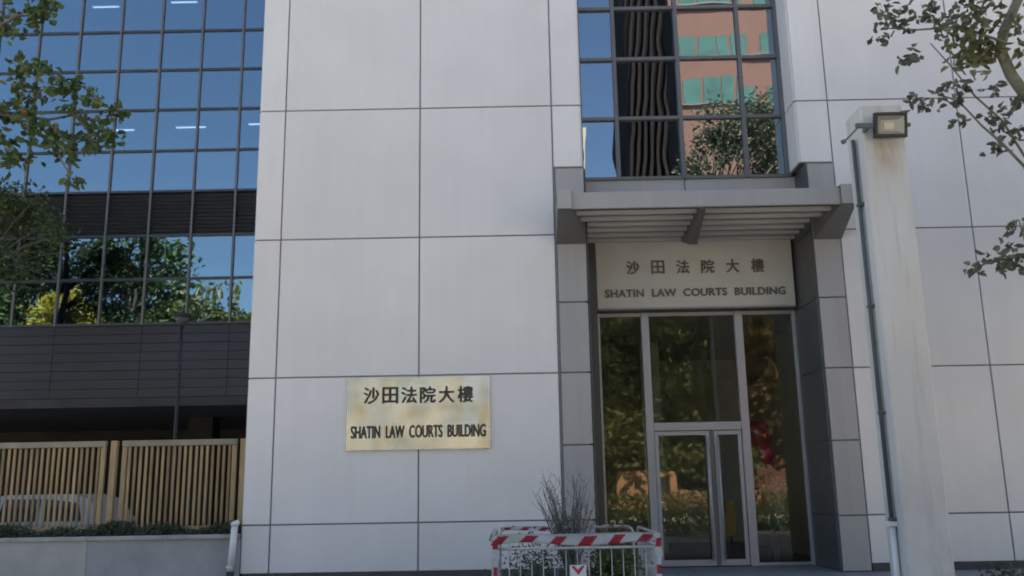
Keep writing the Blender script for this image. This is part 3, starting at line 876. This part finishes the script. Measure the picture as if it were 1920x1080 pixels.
# shrub inside the pen
r3 = random.Random(21)
sh = thing('potted_shrub', (.62, -2.4, 0), 'bare twiggy shrub with sparse grey green lower leaves inside the crowd barriers', 'shrub')
MB().tube([(.64, -2.4, 0), (.64, -2.4, .05), (.64, -2.4, .42), (.64, -2.4, .46)], [.19, .2, .25, .26], 20).build('pot', M['coping'], sh)
tw = MB()
tips = []
for i in range(46):
    a = r3.uniform(-1, 1); L = r3.uniform(.75, 1.38); az = r3.uniform(0, PI)
    bx, by = .64 + r3.uniform(-.06, .06), -2.4 + r3.uniform(-.06, .06)
    dx, dy = a * .36 + r3.gauss(0, .04) - .04, math.sin(az) * .12 * r3.choice((-1, 1))
    pts = [(bx + dx * f ** 1.3 + r3.gauss(0, .01), by + dy * f, .40 + L * f) for f in (0, .2, .4, .6, .8, 1)]
    tw.tube(pts, [.011, .0095, .008, .006, .0045, .002], 5, False)
    for q in range(7):
        f = r3.uniform(.45, .95); kx = min(4, int(f * 5)); A_ = Vector(pts[kx]).lerp(Vector(pts[kx + 1]), f * 5 - kx)
        B_ = A_ + Vector((r3.gauss(0, .055), r3.gauss(0, .05), r3.uniform(.06, .2)))
        tw.tube([A_, (A_ + B_) / 2 + Vector((r3.gauss(0, .008), 0, 0)), B_], [.004, .0032, .0015], 4, False)
        tips.append(B_)
tw.build('twigs', M['twig'], sh)
k = MB(); r4 = random.Random(2)
for B_ in tips:
    for q in range(2): k.leaf(B_ + Vector((r4.gauss(0, .02), r4.gauss(0, .02), r4.gauss(0, .03))), .022, .010, r4)
for i in range(800):
    a, b = r4.gauss(0, .22), r4.gauss(0, .2)
    k.leaf((.22 + a, -2.5 + b, .62 + r4.gauss(0, .16)), r4.uniform(.03, .06), .028, r4, .2)
k.build('leaves', M['leaf_g'], sh, False)
s2 = thing('green_shrub', (1.22, -2.1, 0), 'yellow green leafy shrub low inside the barriers on the doorway side', 'shrub')
k = MB()
for i in range(1500):
    k.leaf((1.18 + r4.gauss(0, .15), -2.2 + r4.gauss(0, .2), .55 + r4.gauss(0, .19)), r4.uniform(.05, .09), .035, r4, .2)
k.build('leaves', M['leaf_b'], s2, False)
k = MB()
for i in range(9):
    k.tube([(1.2, -2.2, .0), (1.2 + r4.gauss(0, .06), -2.2 + r4.gauss(0, .06), .35), (1.2 + r4.gauss(0, .14), -2.2 + r4.gauss(0, .14), .8)], [.014, .01, .004], 5)
k.build('stems', M['twig'], s2)

# low planting by the right-hand wall
lowp = leaf_cloud(1500, ((6.45, 9.5), (-1.5, -.85), (.0, .46)), .09, .035, 8,
                  lambda x, y, z, r: z < .30 + .12 * abs(math.sin(x * 3.1)) + r.uniform(-.05, .03)).build('ground_cover', M['leaf_g'], None, False)
struct(lowp, 'stuff'); tag(lowp, 'patch of pale low planting in front of the right hand panelled wall', 'ground cover')

# ------------------------------------------------------------------ things inside the lobby
bl = thing('balloon', (4.40, 1.75, G), 'crimson balloon floating behind the narrow glass beside the doors', 'balloon')
MB().ball((4.30, 1.75, 2.09), .12, .11, .17).build('balloon_skin', M['balloon'], bl)
k = MB(); k.tube([(4.30, 1.75, 1.93), (4.31, 1.75, 1.4), (4.28, 1.75, .9), (4.32, 1.75, G + .02)], .004, 5)
k.build('string', M['petal'], bl)
b2_ = thing('balloon', (4.2, 2.1, G), 'large dull rose balloon above and behind the crimson one', 'balloon')
MB().ball((4.28, 2.15, 2.42), .26, .22, .30, 20).build('balloon_skin', M['balloon2'], b2_)
MB().tube([(4.28, 2.15, 2.13), (4.26, 2.15, 1.3), (4.28, 2.15, G + .02)], .004, 5).build('string', M['petal'], b2_)
fs = thing('flower_stand', (4.4, 1.65, G), 'white and green floral display on a black stand behind the side glass', 'flower stand')
MB().tube([(4.36, 1.65, G), (4.36, 1.65, G + .03), (4.36, 1.65, G + .04), (4.36, 1.65, 1.2)], [.16, .16, .02, .02], 14).build('stand', M['alu_dark'], fs)
k = MB(); r5 = random.Random(9)
for i in range(260): k.leaf((4.16 + r5.gauss(0, .08), 1.65 + r5.gauss(0, .07), 1.60 + r5.gauss(0, .08)), .12, .05, r5, .3)
k.build('leaves', M['leaf_em'], fs, False)
k = MB()
for i in range(170): k.leaf((4.40 + r5.gauss(0, .065), 1.6 + r5.gauss(0, .06), 1.45 + r5.gauss(0, .12)), .10, .06, r5, .2)
for i in range(50): k.leaf((4.42 + r5.gauss(0, .025), 1.6, 1.1 + r5.gauss(0, .12)), .10, .05, r5, -.8)
k.build('white_flowers', M['petal'], fs, False)
k = MB()
for i in range(45): k.leaf((4.06 + r5.gauss(0, .035), 1.6, 1.42 + r5.gauss(0, .05)), .07, .06, r5, .2)
k.build('pink_flowers', M['pink'], fs, False)
yb = thing('yellow_notice_stand', (3.62, 1.7, G), 'yellow notice board on a dark stand behind the narrow door leaf', 'notice stand')
MB().box(3.50, 3.70, 1.7, 1.73, .72, 1.32, .01).build('board', M['yellow'], yb)
MB().tube([(3.6, 1.75, G), (3.6, 1.75, 1.2)], .02, 8).box(3.45, 3.75, 1.65, 1.85, G, G + .02).build('stand', M['black'], yb)

# ------------------------------------------------------------------ street trees
def leaves_at(k, pts, y, per, spread, L, W, r):
    for (x, z) in pts:
        yy = y + r.gauss(0, .09)
        for i in range(per):
            k.leaf((x + r.gauss(0, spread), yy + r.gauss(0, spread * 1.2), z + r.gauss(0, spread * .8)), L * r.uniform(.65, 1.2), W * r.uniform(.7, 1.2), r)

def crown(k, r, n, per, c, rad, L, W, wood, base):
    for i in range(n):
        while True:
            u = Vector((r.uniform(-1, 1), r.uniform(-1, 1), r.uniform(-1, 1)))
            if .35 < u.length < 1: break
        p = Vector((c[0] + u.x * rad[0], c[1] + u.y * rad[1], c[2] + u.z * rad[2]))
        mid = Vector(base).lerp(p, .5) + Vector((r.gauss(0, .15), r.gauss(0, .15), -.2))
        wood.tube([base, mid, p], [.035, .02, .006], 5, False)
        s = r.uniform(.16, .34)
        for q in range(per):
            k.leaf(p + Vector((r.gauss(0, s), r.gauss(0, s), r.gauss(0, s * .55))), L * r.uniform(.7, 1.2), W * r.uniform(.7, 1.2), r)

TR = [(2.8, 5.11), (2.88, 5.06), (2.72, 4.89), (2.75, 4.83), (2.91, 5.0), (2.94, 4.91), (3.04, 5.06), (3.11, 4.99), (3.16, 5.08), (3.18, 4.92), (3.09, 4.8), (3.0, 4.73), (3.23, 4.86), (3.31, 5.03), (3.34, 4.92), (2.89, 4.63), (3.02, 4.41), (3.03, 4.31), (2.99, 4.29), (3.2, 4.41), (3.22, 4.31), (3.27, 4.35), (3.33, 4.2), (3.42, 4.3), (3.49, 4.22), (3.51, 4.11), (3.57, 4.01), (3.64, 4.05), (3.53, 3.95), (3.65, 4.25), (3.71, 4.32), (3.28, 3.08), (3.35, 3.13), (3.41, 3.08), (3.48, 3.17), (3.49, 3.09), (3.56, 3.33), (3.57, 3.25), (3.51, 3.06), (3.59, 3.38)]
TRS = [(3.4, 5.07), (3.47, 5.0), (3.55, 5.07), (3.41, 4.85), (3.49, 4.9), (3.57, 4.85), (3.46, 4.77), (3.51, 4.7), (3.39, 4.72), (3.57, 4.74), (3.32, 4.79), (3.46, 4.62), (3.58, 4.98), (3.74, 4.85), (3.8, 4.98), (3.76, 4.67), (3.5, 4.8), (3.45, 4.9), (3.55, 4.8)]
TL = [(-4.63, 5.96), (-4.54, 6.01), (-4.39, 5.98), (-4.28, 5.9), (-4.39, 5.79), (-4.35, 5.87), (-4.24, 5.98), (-4.19, 6.0), (-4.63, 5.77), (-4.6, 5.72), (-4.47, 5.3), (-4.38, 5.37), (-4.31, 5.19), (-4.23, 5.29), (-4.13, 5.27), (-4.05, 5.24), (-4.02, 5.13), (-4.35, 5.04), (-4.38, 5.12), (-4.07, 5.16), (-3.96, 5.24), (-4.53, 4.94), (-4.43, 4.91), (-4.53, 4.79), (-4.5, 4.66), (-4.46, 4.54), (-4.34, 4.49), (-4.43, 4.49), (-4.2, 4.78), (-4.15, 4.68), (-4.08, 4.73), (-3.97, 4.53), (-3.95, 4.6), (-4.28, 4.86), (-4.21, 4.63), (-3.91, 4.95), (-3.85, 4.85), (-3.76, 4.82), (-3.72, 5.03), (-3.67, 4.95), (-3.59, 4.9), (-3.53, 4.95), (-3.79, 4.67), (-3.65, 4.72), (-3.63, 4.77), (-3.74, 4.62), (-4.06, 4.81), (-3.85, 4.26)]
def P3(l, y): return [(x, y, z) for x, z in l]

rt = thing('street_tree', (5.4, -8.6, 0), 'street tree with curved mossy limb and dark leaves reaching in beside the pillar', 'tree', 'street trees in front of the building')
r6 = random.Random(31)
wd = MB()
wd.tube([(5.4, -8.6, 0), (5.35, -8.6, 1.5), (5.2, -8.5, 3.0), (5.0, -8.4, 4.2), (5.1, -8.5, 6.0), (5.4, -8.8, 8.5)], [.17, .15, .13, .11, .09, .05], 12)
wd.tube([(5.2, -8.5, 2.9), (4.6, -8.35, 3.6), (4.15, -8.25, 3.95), (3.85, -8.2, 4.3), (3.72, -8.2, 4.55), (3.665, -8.2, 4.76), (3.72, -8.2, 4.92), (3.83, -8.2, 5.12), (3.98, -8.2, 5.40), (4.2, -8.3, 6.4)], [.08, .06, .05, .043, .042, .040, .038, .036, .034, .02], 10)
for pts in ([(3.1, 4.77), (3.22, 4.6), (3.38, 4.34), (3.55, 4.15), (3.69, 3.84), (4.1, 3.7)], [(3.04, 4.40), (3.26, 4.3), (3.4, 4.11), (3.53, 3.97), (3.69, 3.76)], [(3.28, 3.08), (3.46, 3.11), (3.63, 3.0), (4.3, 3.1)], [(2.76, 4.9), (3.02, 4.88), (3.34, 4.9), (3.66, 4.76)], [(3.57, 3.4), (3.60, 3.2), (3.7, 3.05)]):
    n_ = len(pts); wd.tube(P3(pts, -8.3), [.004 + .008 * i / (n_ - 1) for i in range(n_)], 6)
kl = MB()
leaves_at(kl, TR, -8.3, 12, .036, .07, .042, r6)
crown(kl, r6, 130, 60, (6.9, -8.9, 9.9), (2.1, 1.9, 2.7), .17, .09, wd, (5.3, -8.7, 7.8))
crown(kl, r6, 24, 30, (5.3, -8.6, 7.2), (1.3, 1.4, 1.2), .12, .055, wd, (5.15, -8.5, 6.0))
wd.build('trunk', M['bark_y'], rt)
kl.build('crown', M['leaf_r'], rt, False)
ks = MB(); leaves_at(ks, TRS, -8.25, 15, .06, .085, .042, r6)
ks.build('painted_sun_foliage', M['leaf_s'], rt, False)  # sunlight on this clump is in the leaf colour

lt = thing('street_tree', (-6.3, -7.4, 0), 'street tree with bright green partly orange leaves hanging over the blue glass', 'tree', 'street trees in front of the building')
wd = MB()
wd.tube([(-6.3, -7.4, 0), (-6.25, -7.4, 2.2), (-6.1, -7.3, 4.0), (-6.0, -7.2, 6.0), (-6.3, -7.4, 8.0)], [.16, .14, .11, .08, .04], 12)
for pts in ([(-6.05, 4.6), (-5.2, 5.2), (-4.66, 5.77), (-4.52, 5.88), (-4.38, 5.88), (-4.14, 6.0)], [(-6.1, 4.0), (-5.2, 4.8), (-4.67, 4.93), (-4.33, 4.89), (-4.14, 4.86), (-3.9, 4.9), (-3.55, 4.95)], [(-4.28, 4.88), (-4.12, 4.71), (-3.96, 4.53)], [(-4.33, 4.89), (-4.23, 5.14), (-4.03, 5.24)], [(-3.9, 4.9), (-3.78, 4.75), (-3.72, 4.62)], [(-4.14, 4.86), (-4.0, 4.5), (-3.85, 4.26)], [(-4.67, 4.93), (-4.52, 4.7), (-4.40, 4.48)]):
    n_ = len(pts); wd.tube(P3(pts, -7.0), [.014 - .011 * i / (n_ - 1) if n_ < 5 else .03 - .026 * i / (n_ - 1) for i in range(n_)], 6)
kl = MB(); leaves_at(kl, TL, -7.0, 17, .047, .085, .058, r6)
crown(kl, r6, 90, 40, (-6.6, -7.6, 8.4), (2.0, 1.8, 2.0), .14, .065, wd, (-6.05, -7.3, 6.2))
wd.build('trunk', M['bark'], lt)
kl.build('crown', M['leaf_l'], lt, False)

def spray(k, wd, r, c, rad, n, per, root, L=.11, W=.055):
    for i in range(n):
        u = Vector((r.gauss(0, .5), r.gauss(0, .5), r.gauss(0, .5)))
        p = Vector((c[0] + u.x * rad[0], c[1] + u.y * rad[1], c[2] + u.z * rad[2]))
        wd.tube([root, Vector(root).lerp(p, .6) + Vector((0, 0, .12)), p], [.012, .008, .003], 5, False)
        for q in range(per):
            k.leaf(p + Vector((r.gauss(0, .15), r.gauss(0, .15), r.gauss(0, .10))), L * r.uniform(.7, 1.3), W * r.uniform(.7, 1.2), r)
ct = thing('louvre_reflection_tree', (-11.3, 3.6, 0), 'dim olive tree added behind the fence for foliage reflected in the dark louvre band at the left edge', 'tree')  # built tree stands in for foliage reflected in the louvre band
r7 = random.Random(77); wd = MB(); kl = MB()
wd.tube([(-11.6, 3.6, 0), (-11.5, 3.6, 2.5), (-11.3, 3.6, 4.6), (-11.0, 3.6, 6.4), (-11.1, 3.6, 8.0)], [.16, .13, .1, .07, .02], 10)
spray(kl, wd, r7, (-10.2, 3.3, 7.35), (.7, .5, .45), 16, 44, (-11.05, 3.6, 6.4))
spray(kl, wd, r7, (-9.55, 3.3, 6.75), (.75, .5, .5), 12, 34, (-11.1, 3.6, 6.0))
spray(kl, wd, r7, (-10.4, 3.3, 6.2), (.7, .5, .7), 15, 40, (-11.2, 3.6, 5.4))
spray(kl, wd, r7, (-11.6, 3.5, 7.2), (1.0, .8, .9), 30, 36, (-11.1, 3.6, 6.4))
wd.build('trunk', M['twig'], ct); kl.build('crown', M['leaf_d'], ct, False)
shade_tree = thing('street_tree', (10.0, -4.6, 0), 'unseen broad street tree added beyond the right edge of the view to shade the right hand wall', 'tree', 'street trees in front of the building')  # unseen tree, added to darken the right-hand wall
wd = MB(); kl = MB()
wd.tube([(10.0, -4.6, 0), (10.0, -4.6, 2.4), (10.0, -4.5, 4.2), (10.0, -4.5, 7)], [.2, .17, .13, .05], 10)
crown(kl, r7, 330, 44, (10.0, -4.2, 5.6), (2.9, 2.3, 3.1), .19, .10, wd, (10.0, -4.5, 4.2))
wd.build('trunk', M['bark'], shade_tree); kl.build('crown', M['leaf_r'], shade_tree, False)

# ------------------------------------------------------------------ across the street (seen mirrored in the glass)
def far_tree(x, y, h, r, label, m, seed, n=150, wid=3.2):
    t = thing('roadside_tree', (x, y, 0), label, 'tree', 'trees across the street')
    q = random.Random(seed); wd = MB(); kl = MB()
    wd.tube([(x, y, 0), (x + .2, y, h * .25), (x - .1, y, h * .5), (x, y, h * .8)], [.28, .22, .15, .06], 10)
    for i in range(n):
        while True:
            u = Vector((q.uniform(-1, 1), q.uniform(-1, 1), q.uniform(-1, 1)))
            if .3 < u.length < 1: break
        p = Vector((x + u.x * r, y + u.y * r, h * .58 + u.z * h * .42))
        wd.tube([(x, y, min(p.z * .8, h * .7)), p], [.06, .015], 4, False)
        s = q.uniform(.35, .75)
        for j in range(46):
            kl.leaf(p + Vector((q.gauss(0, s), q.gauss(0, s), q.gauss(0, s * .6))), q.uniform(.3, .5), .26, q)
    wd.build('trunk', M['bark'], t); kl.build('crown', m, t, False)
    return t
far_tree(-33, -33, 21, 4.2, 'tall dark tree across the street opposite the far end of the glass wing', M['leaf_o'], 1, 230)
far_tree(-25.5, -35, 19, 4.4, 'broad tree across the street opposite the glass wing', M['leaf_o'], 2, 260)
far_tree(-27.0, -28.6, 13.4, 1.5, 'golden yellow tree across the street', M['leaf_y'], 3, 90)
far_tree(-19.8, -33, 15.2, 2.9, 'bright green tree across the street opposite the pale pier', M['leaf_b'], 4, 150)
far_tree(-40, -36, 19, 4.5, 'dark tree at the far end of the row across the street', M['leaf_o'], 5)
far_tree(2.5, -37, 15.0, 4.0, 'dark tree across the street opposite the entrance, nearer the doors', M['leaf_o'], 6, 230)
far_tree(9.0, -38, 15.5, 4.2, 'tree across the street standing behind the orange wall', M['leaf_o'], 7, 240)
far_tree(15.5, -36, 15, 3.8, 'russet leaved tree across the street right of the orange wall', M['leaf_red'], 8, 220)
far_tree(5.5, -33.4, 5.4, 1.8, 'low yellow green tree across the street behind the orange wall', M['leaf_b'], 11, 60)
far_tree(10.5, -33.6, 5.2, 1.8, 'low yellow green tree across the street beside the low end of the orange wall', M['leaf_b'], 12, 60)
far_tree(-6, -36, 10, 3.4, 'tree across the street opposite the brass plate', M['leaf_b'], 9, 100)
far_tree(-13, -37, 12, 3.2, 'medium tree across the street between plate and glass wing', M['leaf_o'], 10, 100)
ow = thing('garden_wall', (6.6, -31.8, 0), 'orange rendered garden wall across the street behind a clipped hedge', 'wall')
MB().box(5.1, 8.1, -32.0, -31.8, 0, 2.3, .01).build('tall_bay', M['orange'], ow)
MB().box(8.1, 12.5, -31.98, -31.82, 0, 1.25, .01).build('low_bay', M['orange'], ow)
MB().box(6.9, 7.7, -31.79, -31.77, 1.1, 2.0).build('dark_niche', M['brownwall'], ow)
hb = leaf_cloud(9000, ((-14, 14), (-31.2, -30.3), (0, 1.15)), .2, .1, 12).build('clipped_hedge', M['leaf_b'], None, False)
struct(hb, 'stuff'); tag(hb, 'clipped hedge running along the far pavement across the street', 'hedge')

kh = leaf_cloud(15000, ((-14, 18), (-17.5, -16.7), (-.12, .72)), .16, .08, 14).build('screening_hedge', M['leaf_o'], None, False)  # added to keep the bright road out of the door reflection
struct(kh, 'stuff'); tag(kh, 'low dark hedge added along the middle of the road to hide bright asphalt from the door reflection', 'hedge')

bb = thing('brick_building', (19, -46, 0), 'salmon brick building with teal ribbon windows across the street', 'building')
MB().box(11.9, 30, -49.5, -46, 0, 44).build('wall', M['brick'], bb)
MB().box(11.7, 11.89, -49.4, -46.1, 0, 44).build('dark_side', M['towerg'], bb)  # thin dark sheet for the building's dark side
for z in [28.1 + 3.85 * i for i in (-6, -5, -4, -3, -2, 0, 1, 2, 3)]:
    for (a, b) in ((12.2, 13.5), (13.7, 15.0), (15.1, 15.9), (16.1, 17.0), (18.0, 19.3), (20.2, 22.5), (23.5, 26)):
        q = MB().box(a, b, -46.0, -45.93, z, z + 1.85).build('window', M['teal'], bb)
    if z > 15: MB().box(12.0, 26.5, -46.0, -45.8, z - .16, z - .04).build('window_ledge', M['alu_dark'], bb)
MB().box(19.4, 20.1, -46.0, -45.5, 0, 44).build('dark_pier', M['towerg'], bb)
tw_ = thing('ribbed_tower', (15, -80, 0), 'dark bronze office tower with close vertical fins beyond the brick building', 'building')
MB().box(12.7, 24, -98, -80.8, 0, 60).build('wall', M['towerg'], tw_)
for i in range(14):                                       # lean and swell imitate the mirror glass's ripple, put into the fins' shape
    k = MB(); prev = None
    for j in range(31):
        z = j * 2.0
        x = 12.9 + i * .8 + .05 * (z - 45) + .10 * math.sin(z * .21 + i * .5)
        row = [k.bm.verts.new(p) for p in ((x, -80.8, z), (x + .52, -80.8, z), (x + .42, -79.7, z), (x + .1, -79.7, z))]
        if prev:
            for q in range(4): k.bm.faces.new((prev[q], prev[(q + 1) % 4], row[(q + 1) % 4], row[q]))
        else: k.bm.faces.new(row)
        prev = row
    k.bm.faces.new(prev[::-1]); k.build('fin', M['tower'], tw_)
bg_ = thing('beige_block', (5, -82, 0), 'beige residential block with stacked balconies beyond the trees', 'building')
MB().box(1.5, 7.6, -92, -82, 0, 41.5).build('wall', M['beige'], bg_)
for i in range(13): MB().box(6.6, 7.4, -82, -81.2, 2 + i * 3, 3 + i * 3).build('balcony', M['towerg'], bg_)
lb = thing('low_block', (-9, -60, 0), 'low pale block across the street behind the trees', 'building')
MB().box(-16, 9, -72, -60, 0, 11).build('wall', M['beige'], lb)
for i in range(10):
    for j in range(3): MB().box(-15 + i * 2.4, -13.6 + i * 2.4, -60.0, -59.93, 1.5 + j * 3.2, 3.1 + j * 3.2).build('window', M['towerg'], lb)
